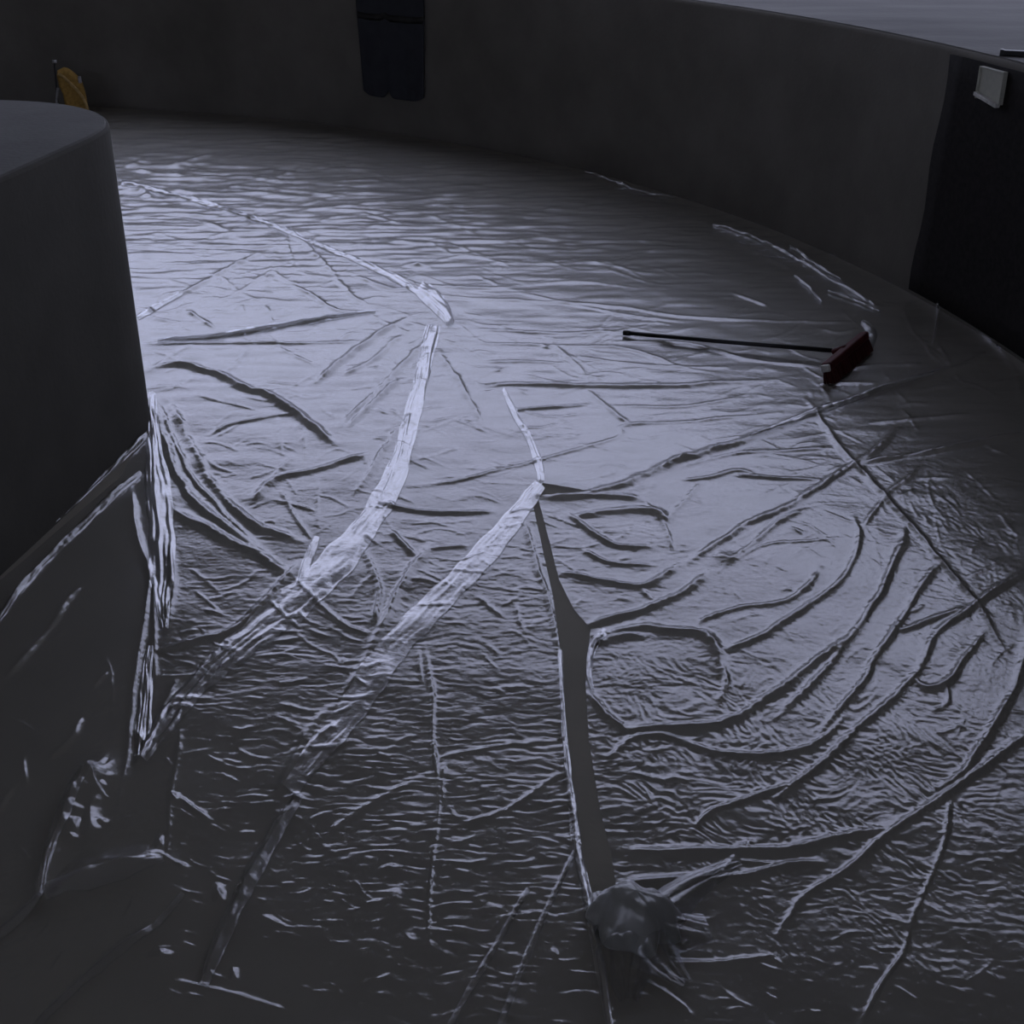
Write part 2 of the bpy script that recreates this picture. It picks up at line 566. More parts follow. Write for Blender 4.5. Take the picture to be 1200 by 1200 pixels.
_cw = []
for wpx, k, pts in CR:
    pts = np.array(pts)
    Wp = plan(pts[:, 0], pts[:, 1])
    C = catmull(Wp, 0.035)
    d = np.gradient(pts, axis=0); L = np.linalg.norm(d, axis=1, keepdims=True); L[L == 0] = 1
    nrm = np.stack([-d[:, 1], d[:, 0]], -1) / L * wpx
    q = pts + nrm
    off = plan(q[:, 0], q[:, 1]) - Wp
    T = np.gradient(Wp, axis=0); T /= np.linalg.norm(T, axis=1, keepdims=True)
    perp = np.abs(off[:, 0] * T[:, 1] - off[:, 1] * T[:, 0])
    s = np.linspace(0, 1, len(C))
    wid = np.interp(s, np.linspace(0, 1, len(pts)), perp)
    lat = np.hypot(np.hypot(Wp[:, 0], Wp[:, 1]), CAM_H) / FOCAL * wpx
    lat = np.interp(s, np.linspace(0, 1, len(pts)), lat)
    wid = np.minimum(wid, 1.45 * lat)
    wid = np.clip(wid, 0.004, 0.06)
    jit = 1 + 0.25 * np.interp(s, np.linspace(0, 1, max(3, len(C) // 4)), RNG.normal(0, 1, max(3, len(C) // 4)))
    taper = np.clip(np.minimum(s, 1 - s) / 0.12, 0.12, 1) ** 0.7
    if wpx >= 3: k *= 1.35
    amp = np.minimum(k * wid, 0.040) * taper * np.clip(jit, .5, 1.5)
    # small sideways wander so that no crease is ruler straight
    wob = np.interp(s, np.linspace(0, 1, max(3, len(C) // 3)), RNG.normal(0, 0.25, max(3, len(C) // 3)))[:, None] * wid[:, None]
    Tc = np.gradient(C, axis=0); Tc /= np.maximum(np.linalg.norm(Tc, axis=1, keepdims=True), 1e-9)
    C = C + np.stack([-Tc[:, 1], Tc[:, 0]], -1) * wob
    _cw.append((C, wid, amp))


def relief(X, Y, fine=True):
    """height of the film above the floor at plan points X, Y (1-D arrays)"""
    h = np.zeros_like(X)
    near = np.zeros_like(X)
    for C, wid, amp in _cw:
        m = 2.6 * wid.max()
        sel = np.nonzero((X > C[:, 0].min() - m) & (X < C[:, 0].max() + m) & (Y > C[:, 1].min() - m) & (Y < C[:, 1].max() + m))[0]
        if not len(sel): continue
        x, y = X[sel], Y[sel]
        best = np.full(len(sel), 1e9); bw = np.full(len(sel), wid[0]); ba = np.zeros(len(sel))
        for i in range(len(C) - 1):
            p, q = C[i], C[i + 1]
            mm = 2.6 * max(wid[i], wid[i + 1])
            s2 = np.nonzero((x > min(p[0], q[0]) - mm) & (x < max(p[0], q[0]) + mm) & (y > min(p[1], q[1]) - mm) & (y < max(p[1], q[1]) + mm))[0]
            if not len(s2): continue
            e = q - p; l2 = e @ e
            if l2 < 1e-12: continue
            t = np.clip(((x[s2] - p[0]) * e[0] + (y[s2] - p[1]) * e[1]) / l2, 0, 1)
            d = np.hypot(x[s2] - p[0] - t * e[0], y[s2] - p[1] - t * e[1])
            u = d < best[s2]
            j = s2[u]
            best[j] = d[u]; bw[j] = wid[i] + (wid[i + 1] - wid[i]) * t[u]; ba[j] = amp[i] + (amp[i + 1] - amp[i]) * t[u]
        r = best / bw
        g = ba * np.exp(-np.abs(r) ** 1.7)
        h[sel] = np.maximum(h[sel], g) + 0.25 * np.minimum(h[sel], g)
    h *= 1 + 0.2 * gnoise(X / 0.055 + 0.5 * gnoise(X / 0.1, Y / 0.1, 71), Y / 0.035, 72)
    for px, py, wpx, k in PEAKS:
        c = plan(px, py); wd = wpx * np.hypot(c[0], np.hypot(c[1], CAM_H)) / FOCAL
        ra = (px * 7 + py * 3) % 3.14
        ox, oy = X - c[0], Y - c[1]
        d2 = ((ox * math.cos(ra) + oy * math.sin(ra)) ** 2 + ((oy * math.cos(ra) - ox * math.sin(ra)) / 2.2) ** 2 + 0.6 * wd * np.abs(ox + 0.6 * oy)) / wd ** 2
        h += np.where(d2 < 12, k * wd * np.exp(-d2), 0)
    # loose waviness of the whole sheet
    rad = np.hypot(X, Y)
    h += 0.004 * gnoise(X / 0.45, Y / 0.35, 3) + 0.002 * gnoise(X / 0.17, Y / 0.15, 4) + 0.004
    # patches of fine puckering
    wx = X + 0.02 * gnoise(X / 0.11, Y / 0.11, 11); wy = Y + 0.02 * gnoise(X / 0.13, Y / 0.09, 12)
    clump = np.clip(0.75 + 0.9 * gnoise(X / 0.13, Y / 0.10, 23), 0.15, 1.4)
    cross = clump * gnoise(wx / 0.075, wy / 0.024, 21)
    cross2 = gnoise(wx / 0.05, wy / 0.016, 22)
    h += 0.0005 * gnoise(X / 0.030 + wy / 0.05, Y / 0.024, 24) * clump
    A = 1.0 * blob(X, Y, 580, 830, 150, 170) + 0.8 * blob(X, Y, 480, 960, 170, 130) + 0.8 * blob(X, Y, 290, 760, 100, 120) + 0.5 * blob(X, Y, 540, 680, 120, 60) + 0.5 * blob(X, Y, 620, 1080, 130, 130) \
        + 0.8 * blob(X, Y, 740, 640, 70, 60) + 0.35 * blob(X, Y, 260, 560, 90, 70) + 0.3 * blob(X, Y, 1140, 1000, 110, 90) + 0.25
    steep = 1 + 0.8 / (1 + np.exp((rad - 3.1) / 0.25))
    if not fine: A, steep = 0.0, 1.0
    h += steep * np.clip(A, 0, 1) * (0.0012 * cross + 0.0008 * cross2)
    sw = 0.085
    vx = X + sw * gnoise(X / 0.20, Y / 0.20, 31); vy = Y + sw * gnoise(X / 0.20, Y / 0.20, 32)
    worm = 1 - 2 * np.abs(gnoise(vx / 0.036, vy / 0.040, 33))
    B = 0.8 * blob(X, Y, 820, 820, 130, 70) + 1.0 * blob(X, Y, 870, 930, 200, 90) + 0.7 * blob(X, Y, 1090, 890, 120, 110) + 0.7 * blob(X, Y, 1130, 620, 90, 110) + 0.3 * blob(X, Y, 1000, 1080, 180, 90) + 0.15
    B = np.where(X > plan(700, 800)[0] * 0.6, B, 0.1)
    h += np.clip(B, 0, 1) * 0.0015 * worm if fine else 0.0015
    # long lazy folds far off, running across the sight lines
    far = 1 / (1 + np.exp(-(rad - 8.6) / 0.45))
    h += far * (0.007 * gnoise(X / 0.7 + 0.4 * gnoise(X, Y, 44), Y / 0.16 + 0.5 * gnoise(X / 0.5, Y / 0.5, 45), 41) + 0.008 * gnoise(X / 0.30 + 0.5 * gnoise(X * 2, Y * 2, 46), Y / 0.066, 42) + 0.003 * gnoise(X / 0.14, Y / 0.04, 47) + 0.006)
    mid = np.exp(-((rad - 6.5) / 1.5) ** 2)
    h += mid * 0.0018 * gnoise(X / 0.30, Y / 0.075, 43)
    # film lifts where it meets the foot of the wall
    rw = PIT_R - np.hypot(X - PIT_C[0], Y - PIT_C[1])
    h += 0.03 * np.exp(-(np.maximum(rw, 0) / 0.07) ** 2)
    return np.maximum(h, 0.0008)


# survey net over the floor, denser near the viewer where detail shows
ys = np.concatenate([np.linspace(104, 1212, 960), np.linspace(1216, 1420, 30)])
v_ = (600 - ys) / FOCAL
dep = PITCH - np.arctan(v_)
rows = CAM_H / np.tan(dep)
az = np.concatenate([np.radians(np.linspace(-58, -34, 40, endpoint=False)), np.radians(np.linspace(-34, 34, 1150)), np.radians(np.linspace(34, 58, 41)[1:])])
GR, GA = np.meshgrid(rows, az, indexing='ij')
GX = (GR * np.sin(GA)); GY = (GR * np.cos(GA))
NR, NC = GX.shape


def inside(poly, X, Y):
    poly = np.asarray(poly); r = np.zeros(X.shape, bool)
    j = len(poly) - 1
    for i in range(len(poly)):
        xi, yi = poly[i]; xj, yj = poly[j]
        if yi != yj:
            c = ((yi > Y) != (yj > Y)) & (X < (xj - xi) * (Y - yi) / (yj - yi) + xi)
            r ^= c
        j = i
    return r


ring = np.hypot(GX - PIT_C[0], GY - PIT_C[1])
OK = (ring < PIT_R - 0.03) & ~inside(BLOCK_POLY, GX, GY)
GH = np.zeros(GX.shape)
GH[OK] = relief(GX[OK], GY[OK])
CXC = (GX[:-1, :-1] + GX[1:, 1:]) / 2; CYC = (GY[:-1, :-1] + GY[1:, 1:]) / 2
COK = OK[:-1, :-1] & OK[1:, :-1] & OK[:-1, 1:] & OK[1:, 1:]


def sheet(outline, lift, label, mat=None):
    """one polythene sheet: the part of the net inside its outline, its rim drawn onto the outline"""
    poly = plan(*np.array(outline, float).T)
    keep = inside(poly, CXC, CYC) & COK
    used = np.zeros((NR, NC), np.int8)
    used[:-1, :-1] += keep; used[1:, :-1] += keep; used[:-1, 1:] += keep; used[1:, 1:] += keep
    X, Y, Hh = GX.copy(), GY.copy(), GH + lift
    bi = np.nonzero((used > 0) & (used < 4))
    x, y = X[bi], Y[bi]
    bd = np.full(len(x), 1e9); nx, ny = x.copy(), y.copy()
    for i in range(len(poly)):
        p, q = poly[i], poly[(i + 1) % len(poly)]; e = q - p; l2 = e @ e
        if l2 == 0: continue
        t = np.clip(((x - p[0]) * e[0] + (y - p[1]) * e[1]) / l2, 0, 1)
        fx, fy = p[0] + t * e[0], p[1] + t * e[1]; d = np.hypot(fx - x, fy - y)
        u = d < bd; bd[u] = d[u]; nx[u] = fx[u]; ny[u] = fy[u]
    cell = np.hypot(x, y) * 0.0016 + 0.002 * np.hypot(x, y) ** 2 * 0.35
    u = bd < np.maximum(cell, 0.006)
    x[u] = nx[u]; y[u] = ny[u]; X[bi] = x; Y[bi] = y
    ids = np.full((NR, NC), -1, np.int64); sel = used > 0
    ids[sel] = np.arange(sel.sum())
    V = np.stack([X[sel], Y[sel], Hh[sel]], -1)
    a = ids[:-1, :-1][keep]; b = ids[:-1, 1:][keep]; c = ids[1:, 1:][keep]; d = ids[1:, :-1][keep]
    o = from_arrays('plastic_sheet', V, np.stack([a, d, c, b], -1), mat or M_FILM)
    return tag(o, label, 'plastic sheet')


E_TOP = [(100, 210), (150, 217), (230, 238), (310, 262), (360, 285), (420, 305), (480, 330), (515, 358), (532, 380), (560, 415), (590, 460), (610, 500), (630, 538), (636, 568)]
E_MID = [(693, 578), (750, 560), (800, 538), (867, 520), (943, 490), (1000, 470), (1060, 450), (1120, 433), (1240, 375), (1600, 330)]
E_S1 = [(512, 360), (507, 385), (495, 440), (485, 480), (465, 555), (435, 610), (400, 655), (355, 700), (300, 745), (240, 795), (200, 840), (160, 892)]
E_S2 = [(636, 568), (590, 625), (545, 675), (500, 720), (455, 770), (415, 830), (375, 880), (340, 930), (310, 985), (280, 1040), (250, 1110), (190, 1215), (60, 1420)]
E_L5 = [(176, 470), (170, 500), (164, 573), (168, 627), (176, 680), (165, 767), (157, 850), (150, 895)]
E_L5B = [(137, 947), (110, 1000), (50, 1047), (-30, 1120), (-300, 1330)]
G_L = [(622, 582), (635, 640), (648, 700), (656, 760), (660, 800), (662, 850), (668, 900), (675, 960), (683, 1010), (690, 1040), (700, 1100), (712, 1220), (725, 1420)]
G_R = [(630, 583), (645, 640), (655, 680), (672, 715), (692, 738), (690, 760), (686, 800), (690, 870), (703, 950), (716, 1000), (722, 1040), (714, 1100), (718, 1220), (731, 1420)]
E_SEAM = [(936, 494), (973, 512), (997, 540), (1033, 580), (1063, 613), (1100, 657), (1143, 707), (1180, 767), (1300, 960), (1600, 1300)]

sh_far = sheet([(-300, 100)] + [(-300, 190)] + E_TOP + E_MID + [(1600, 100)], 0.0020, 'far stretch of clear film with long cross ripples along the curved wall', M_FILM_FAR)
sh_left = sheet([(-200, 200)] + E_TOP[:8] + E_S1 + E_L5[::-1], 0.0010, 'crinkled clear film beside the rounded corner of the left block')
sh_wedge = sheet(E_TOP[7:] + E_S2 + [(-300, 1420), (-300, 1330)] + E_L5B[::-1] + [(150, 895)] + E_S1[::-1], 0.0016, 'wedge of clear film between the two pale folded strips')
sh_near = sheet([(636, 568), (622, 582)] + G_L + E_S2[::-1][:-1], 0.0004, 'rippled clear film left of the bare floor strip in the middle')
sh_right = sheet(G_R + [(1600, 1420), (1600, 1300)] + E_SEAM[::-1][1:] + E_MID[:5][::-1], 0.0006, 'clear film with long dark curved creases right of the bare floor strip')
sh_edge = sheet(E_SEAM + [(1600, 330)] + E_MID[4:-1][::-1], 0.0014, 'puckered clear film past the straight seam at the right wall')
sh_block = sheet(E_L5 + E_L5B + [(-300, 1330), (-300, 900), (-10, 690), (140, 560), (174, 505)], 0.0008, 'dark smooth film along the foot of the left block')


def hem(name, parent, centre, half, crumple=0.006, lift=0.004, mat=None, nu=26):
    """crumpled bands lying on the sheets: doubled-over film and painted bright streaks"""
    c = np.array(centre, float)
    s = np.concatenate([[0], np.cumsum(np.hypot(*np.diff(c, axis=0).T))])
    n = max(40, int(s[-1] / 1.6))
    cc = catmull(c, s[-1] / n)
    ss = np.concatenate([[0], np.cumsum(np.hypot(*np.diff(cc, axis=0).T))])
    hw = np.interp(ss, np.linspace(0, ss[-1], len(half)), half)
    hw = hw * (1 + 0.12 * np.sin(ss / 9.0) * np.sin(ss / 23.0 + 1))
    t = np.gradient(cc, axis=0); t /= np.maximum(np.linalg.norm(t, axis=1, keepdims=True), 1e-9)
    nn = np.stack([-t[:, 1], t[:, 0]], -1)
    u = np.linspace(-1, 1, nu)
    Q = cc[:, None, :] + nn[:, None, :] * (u[None, :, None] * hw[:, None, None])
    W = plan(Q[..., 0], Q[..., 1])
    X, Y = W[..., 0].ravel(), W[..., 1].ravel()
    U = np.tile(u, len(cc)); SS = np.repeat(ss, nu)
    scale = np.hypot(np.hypot(X, Y), CAM_H) / 4.0
    z = relief(X, Y, False) + lift
    edge = np.clip((1 - np.abs(U)) / 0.25, 0, 1) ** 0.5
    along = gnoise(SS / 90.0 + 0.3 * gnoise(SS / 30, U * 1.5, 5), U * 3.0 + 0.6 * gnoise(SS / 40.0, U, 54), 51)
    facets = np.abs(gnoise(SS / 38.0, U * 1.3 + SS / 60.0, 52)) + 0.3 * np.abs(gnoise(SS / 17.0, U * 2.2, 53))
    z += crumple * scale * edge * (0.55 * along + 0.6 * facets + 0.5 * (1 - U ** 2))
    return from_arrays(name, np.stack([X, Y, z], -1), grid_faces(len(cc), nu), mat or M_HEM_STREAK, parent)


hem('fold_and_highlight_strip', sh_left, [(508, 383), (495, 440), (485, 480), (465, 555), (435, 610), (400, 655), (355, 700), (300, 745), (240, 795), (200, 840), (166, 890)], [8, 9, 10, 13, 15, 20, 20, 17, 14, 13, 8], 0.007)
hem('fold_and_highlight_strip', sh_wedge, [(633, 570), (590, 625), (545, 675), (500, 720), (455, 770), (415, 830), (375, 880), (340, 930)], [7, 13, 14, 15, 17, 17, 15, 9], 0.0035)
hem('fold_and_highlight_strip', sh_block, [(178, 462), (180, 520), (186, 580), (190, 640), (190, 700), (193, 740)], [4, 9, 15, 16, 14, 5], 0.0065)
hem('fold_and_highlight_strip', sh_block, [(176, 760), (172, 800), (168, 850), (164, 890)], [5, 8, 10, 7], 0.006)
hem('fold_and_highlight_strip', sh_far, [(143, 217), (190, 227), (250, 243), (310, 262), (360, 284), (430, 312), (490, 343)], [4, 2, 2, 2.5, 3, 3, 4], 0.005, nu=12)
hem('fold_and_highlight_strip', sh_far, [(492, 340), (508, 352), (520, 366), (528, 380)], [8, 10, 10, 5], 0.012, nu=16)
hem('fold_and_highlight_strip', sh_far, [(590, 458), (605, 490), (620, 515), (631, 545), (634, 566)], [2, 4, 4, 5, 4], 0.005, nu=12)
hem('fold_and_highlight_strip', sh_left, [(162, 374), (190, 358), (214, 346)], [2.5, 3, 2], 0.004, nu=10)  # this and the next two: pale bands painted over creases as bright highlights
hem('fold_and_highlight_strip', sh_left, [(185, 402), (250, 396), (330, 383), (400, 372), (440, 366)], [2, 3.5, 4, 3, 2], 0.004, nu=12)
hem('fold_and_highlight_strip', sh_right, [(880, 515), (925, 496), (970, 481), (1030, 460), (1100, 438)], [1.5, 4, 4, 3, 1.5], 0.005, nu=12)  # crease highlight put into a paler film band
hem('fold_and_highlight_strip', sh_left, [(352, 690), (362, 655), (372, 632)], [5, 6, 4], 0.006, nu=12)
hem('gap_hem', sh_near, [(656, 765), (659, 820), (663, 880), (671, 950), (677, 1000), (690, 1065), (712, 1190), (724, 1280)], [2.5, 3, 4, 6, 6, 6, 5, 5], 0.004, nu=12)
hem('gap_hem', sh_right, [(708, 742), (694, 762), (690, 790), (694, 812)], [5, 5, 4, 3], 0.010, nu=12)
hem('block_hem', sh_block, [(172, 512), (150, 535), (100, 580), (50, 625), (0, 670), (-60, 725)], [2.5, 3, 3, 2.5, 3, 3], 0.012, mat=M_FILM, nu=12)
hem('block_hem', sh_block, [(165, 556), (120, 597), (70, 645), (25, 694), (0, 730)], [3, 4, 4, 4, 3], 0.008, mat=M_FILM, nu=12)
hem('wall_hem', sh_edge, [(1118, 363), (1150, 380), (1180, 398), (1225, 430)], [1.5, 4.5, 5, 5], 0.016, lift=0.012, mat=M_HEM_STREAK, nu=12)  # hem at the wall; its tilted facet's brightness painted by milkier film
hem('flap_and_sky_streak', sh_far, [(1010, 380), (1021, 392), (1019, 412)], [3, 6, 4], 0.010, mat=M_FOLD_STREAK, nu=10)
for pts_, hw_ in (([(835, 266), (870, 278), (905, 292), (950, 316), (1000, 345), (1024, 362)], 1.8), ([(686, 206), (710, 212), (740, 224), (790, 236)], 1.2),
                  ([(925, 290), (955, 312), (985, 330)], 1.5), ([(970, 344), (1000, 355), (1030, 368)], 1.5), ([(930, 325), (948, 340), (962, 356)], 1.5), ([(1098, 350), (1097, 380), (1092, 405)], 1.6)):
    hem('flap_and_sky_streak', sh_far, pts_, [hw_ * .3, hw_ * .8, hw_ * .5, hw_ * .8, hw_ * .2], 0.006, mat=M_FOLD_STREAK, nu=8)  # milky bands paint the sky reflection on tilted creases
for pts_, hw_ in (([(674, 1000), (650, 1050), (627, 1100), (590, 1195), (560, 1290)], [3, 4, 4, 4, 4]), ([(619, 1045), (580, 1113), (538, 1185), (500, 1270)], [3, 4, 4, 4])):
    hem('fold', sh_near, pts_, hw_, 0.004, mat=M_FOLD_STREAK, nu=12)
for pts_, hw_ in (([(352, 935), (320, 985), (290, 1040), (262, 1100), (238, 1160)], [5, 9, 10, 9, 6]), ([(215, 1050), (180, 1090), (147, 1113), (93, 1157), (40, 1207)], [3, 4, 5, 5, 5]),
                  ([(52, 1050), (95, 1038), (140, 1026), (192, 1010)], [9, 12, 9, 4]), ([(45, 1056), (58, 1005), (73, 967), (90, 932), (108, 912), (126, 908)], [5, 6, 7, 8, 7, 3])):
    hem('fold', sh_wedge, pts_, hw_, 0.006, mat=M_FOLD_STREAK, nu=14)
hem('fold', sh_block, [(-10, 1106), (20, 1082), (48, 1052)], [5, 6, 5], 0.004, mat=M_FOLD_STREAK, nu=12)


# ------------------------------------------------------------------ gathered bunch of film in the foreground
def empty(name, loc, rz=0.0):
    o = bpy.data.objects.new(name, None); COL.objects.link(o)
    o.location = loc; o.rotation_euler = (0, 0, rz); o.empty_display_size = 0.1
    return o


bc = plan(742, 1085)
bunch = tag(empty('film_bunch', (bc[0], bc[1], 0)), 'knotted bunch of gathered film at the near end of the bare floor strip', 'plastic bunch')
# domed head with a few soft dents
nu, nv = 72, 40
th = np.linspace(0, 2 * math.pi, nu); ph = np.linspace(0, 1, nv)
PH, TH = np.meshgrid(ph, th, indexing='ij')
r0 = 0.105 * np.sin(PH * math.pi * 0.62) / math.sin(math.pi * 0.5)
pleat = 1 + (0.05 + 0.10 * PH ** 2) * np.sin(TH * 7 + 2.0 * np.sin(TH)) + 0.06 * np.sin(TH * 3 + 1) + 0.10 * gnoise(np.cos(TH) * 1.7 + 3, np.sin(TH) * 1.7 + PH * 2, 61)
pleat = pleat + 0.16 * gnoise(np.cos(TH) * 1.1 + 9, np.sin(TH) * 1.1 + PH, 63)
hx = r0 * pleat * np.cos(TH) * 1.12; hy = r0 * pleat * np.sin(TH) * 0.95
hz = 0.125 * (0.5 + 0.5 * np.cos(PH * math.pi * 0.98)) * (1 - 1.6 * hx) + (0.026 * gnoise(hx / 0.075 + 0.3, hy / 0.06, 62) + 0.008 * np.abs(gnoise(hx / 0.02 + hy / 0.05, hy / 0.05, 64))) * np.sin(PH * math.pi)
hz = np.maximum(hz, 0.002)
V = np.stack([hx, hy, hz], -1).reshape(-1, 3)
from_arrays('bunch_head', V, grid_faces(nv, nu), M_BUNCH, bunch)


def pleated_tail(name, a, b, wa, wb, h, folds, seed, sag=0.0, mat=None):
    a, b = np.array(a), np.array(b)
    n, m = 60, 40
    s = np.linspace(0, 1, n)[:, None]; u = np.linspace(-1, 1, m)[None, :]
    d = b - a; L = np.hypot(*d[:2]); d2 = d[:2] / L; nn = np.array([-d2[1], d2[0]])
    wid = wa + (wb - wa) * s
    x = a[0] + d[0] * s + nn[0] * u * wid; y = a[1] + d[1] * s + nn[1] * u * wid
    bend = sag * np.sin(s * math.pi)
    x = x + nn[0] * bend; y = y + nn[1] * bend
    z = (a[2] + (b[2] - a[2]) * s ** 0.7) * (1 - np.abs(u) ** 2.2) + h * (1 - s * 0.6) * np.abs(np.sin(u * folds + 2 * s + seed)) * (1 - u ** 4) + 0.003
    V = np.stack([x, y, np.maximum(z, 0.003)], -1).reshape(-1, 3)
    return from_arrays(name, V, grid_faces(n, m), mat or M_BUNCH, bunch)


def loc(px, py, z=0.0):
    p = plan(px, py, z) - bc
    return (p[0], p[1], z)


pleated_tail('twisted_tail', loc(765, 1062, 0.075), loc(864, 1010, 0.003), 0.075, 0.022, 0.008, 4, 0.4, 0.022, M_FOLD_STREAK)
pleated_tail('pleated_skirt', loc(735, 1095, 0.075), loc(737, 1172, 0.014), 0.085, 0.022, 0.010, 6, 1.0, mat=M_FILM)
pleated_tail('pleated_skirt', loc(765, 1095, 0.065), loc(806, 1150, 0.012), 0.075, 0.016, 0.008, 5, 2.0, mat=M_FILM)
pleated_tail('pleated_skirt', loc(775, 1075, 0.06), loc(830, 1085, 0.010), 0.08, 0.05, 0.008, 4, 3.0, mat=M_FILM)
pleated_tail('pleated_skirt', loc(722, 1070, 0.06), loc(700, 1046, 0.012), 0.06, 0.03, 0.008, 5, 0.0)

# ------------------------------------------------------------------ push broom lying on the film
h0 = plan(733, 390, 0.03); h1 = plan(984, 411, 0.07)
ang = math.atan2(h1[1] - h0[1], h1[0] - h0[0]); hl = math.hypot(*(h1 - h0))
hc = plan(992, 424, 0.06)
broom = tag(empty('push_broom', (hc[0], hc[1], 0)), 'red push broom with a black handle lying on the plastic film', 'broom')
def bl(x, y, z): return (x - hc[0], y - hc[1], z)
from_bm('handle', tube([bl(*h0, 0.030), bl(*(h0 + (h1 - h0) * .5), 0.046), bl(*h1, 0.068)], 0.0125, 14), M_BLACK, broom, True)
e0 = h0 + (h0 - h1) / hl * 0.012
from_bm('handle_cap', tube([bl(*e0, 0.029), bl(*(h0 + (h1 - h0) / hl * 0.03), 0.031)], 0.0155, 14), M_BLACK, broom, True)
hA = plan(969, 440, 0.05); hB = plan(1014, 402, 0.05)
hang = math.atan2(hB[1] - hA[1], hB[0] - hA[0]); hlen = math.hypot(*(hB - hA)) + 0.0
from mathutils import Matrix
Rh = Matrix.Rotation(hang, 3, 'Z') @ Matrix.Rotation(math.radians(-18), 3, 'X')
mid = (hA + hB) / 2
def hp(x, y, z):
    v = Rh @ Vector((x, y, z)); return (v.x + mid[0] - hc[0], v.y + mid[1] - hc[1], v.z + 0.068)
bm = bmesh.new()
bm_box(bm, (hlen, 0.055, 0.045), hp(0, 0.0, 0.028), Rh, 0.010)
from_bm('head', bm, M_RED, broom)
from_bm('socket', tube([hp(0, 0.075, 0.030), hp(0, 0.03, 0.034), hp(0, 0.0, 0.036)], [0.017, 0.022, 0.024], 14), M_RED, broom, True)
bm = bmesh.new()
for i in range(34):
    for j in range(4):
        x = -hlen / 2 + 0.012 + (hlen - 0.024) * i / 33; y = -0.020 + 0.0135 * j
        a = hp(x, y, 0.010); b = hp(x + random.uniform(-.006, .006), y * 1.5 + random.uniform(-.006, .006), -0.066)
        tb = tube([a, b], [0.0055, 0.0085], 5)
        me = bpy.data.meshes.new('t'); tb.to_mesh(me); tb.free(); bm.from_mesh(me); bpy.data.meshes.remove(me)
tag(from_bm('bristles', bm, M_BRIST, broom), kind='stuff')
bm = bmesh.new()
bm_box(bm, (0.022, 0.050, 0.040), hp(-hlen / 2 - 0.008, 0, 0.024), Rh, 0.008)
tag(from_bm('end_cap', bm, M_PALE, broom), 'pale plastic end cap')

# ------------------------------------------------------------------ ochre bag at the foot of the far wall
bp_ = plan(89, 134)
bag = tag(empty('canvas_bag', (bp_[0], bp_[1], 0)), 'ochre yellow bag standing at the far wall behind the block', 'bag')
dvec = np.array(bp_) / np.hypot(*bp_); bag.rotation_euler = (0, 0, math.atan2(dvec[1], dvec[0]) - math.pi / 2)
PXM = float(np.hypot(np.hypot(*bp_), CAM_H - .2)) / FOCAL           # metres per photo pixel there
Zk = PXM / math.cos(math.radians(9.5))
def bx(px): return (px - 89) * PXM * 0.97
def bz(py): return (134 - py) * Zk
outl = [(80, 132), (79, 122), (78.5, 112), (76, 104), (75.5, 95), (76.5, 90), (80, 88.5), (84, 87), (88, 88), (92, 91), (96, 95), (99.5, 98), (101, 104), (102.5, 112), (103, 122), (102.5, 132)]
bm = bmesh.new()
layers = []
for dpt, k in ((-0.105, 0.80), (-0.095, 0.92), (-0.05, 1.0), (0.05, 1.0), (0.10, 0.93), (0.11, 0.8)):
    layers.append([bm.verts.new((bx(90 + (x - 90) * k), dpt, bz(110 + (y - 110) * k) if y < 128 else bz(132))) for x, y in outl])
for a, b in zip(layers, layers[1:]):
    for k in range(len(outl)): bm.faces.new((a[k], a[(k + 1) % len(outl)], b[(k + 1) % len(outl)], b[k]))
bm.faces.new(layers[0]); bm.faces.new(layers[-1])
bm_o = from_bm('bag_body', bm, M_OCHRE, bag, False)
bmod = bm_o.modifiers.new('soft', 'BEVEL'); bmod.width = 0.012; bmod.segments = 2; bmod.limit_method = 'ANGLE'
st = catmull([(76.5, 91), (82, 94.5), (88, 101), (94, 108), (99, 116), (101.5, 124), (102, 131)], 1.2)
V = []
for k, (x, y) in enumerate(st):
    t = np.gradient(st, axis=0)[k]; t = t / np.hypot(*t); nrm = np.array([-t[1], t[0]]) * 1.5
    for sgn in (-1, 1):
        V.append((bx(x + sgn * nrm[0]), -0.122, bz(y + sgn * nrm[1])))
    for sgn in (1, -1):
        V.append((bx(x + sgn * nrm[0]), -0.108, bz(y + sgn * nrm[1])))
V = np.array(V); ns = len(st); F = []
for i in range(ns - 1):
    for k in range(4): F.append((i * 4 + k, i * 4 + (k + 1) % 4, (i + 1) * 4 + (k + 1) % 4, (i + 1) * 4 + k))
tag(from_arrays('strap', V, np.array(F), M_OCHRE2, bag, False), 'paler diagonal strap')
bm = bmesh.new(); bm_box(bm, (0.035, 0.03, 0.07), (bx(98.3), -0.10, bz(98)), None, 0.008)
tag(from_bm('buckle', bm, M_GREY, bag), 'grey buckle at the upper right')
from_bm('carry_rod', tube([(bx(71.5), -0.02, bz(132)), (bx(72.5), -0.02, bz(112)), (bx(74), -0.02, bz(96)), (bx(75), -0.02, bz(82))], 0.010, 10), M_BLACK, bag, True)
tag(from_bm('rod_grip', tube([(bx(73), -0.02, bz(80.2)), (bx(77.5), -0.02, bz(80.4))], [0.016, 0.016], 12), M_GREY, bag, True), 'grey grip on the rod')
from_bm('side_strut', tube([(bx(70.5), -0.06, bz(131)), (bx(71.5), -0.05, bz(118)), (bx(74.5), -0.04, bz(106))], 0.014, 8), M_GREY, bag, True)

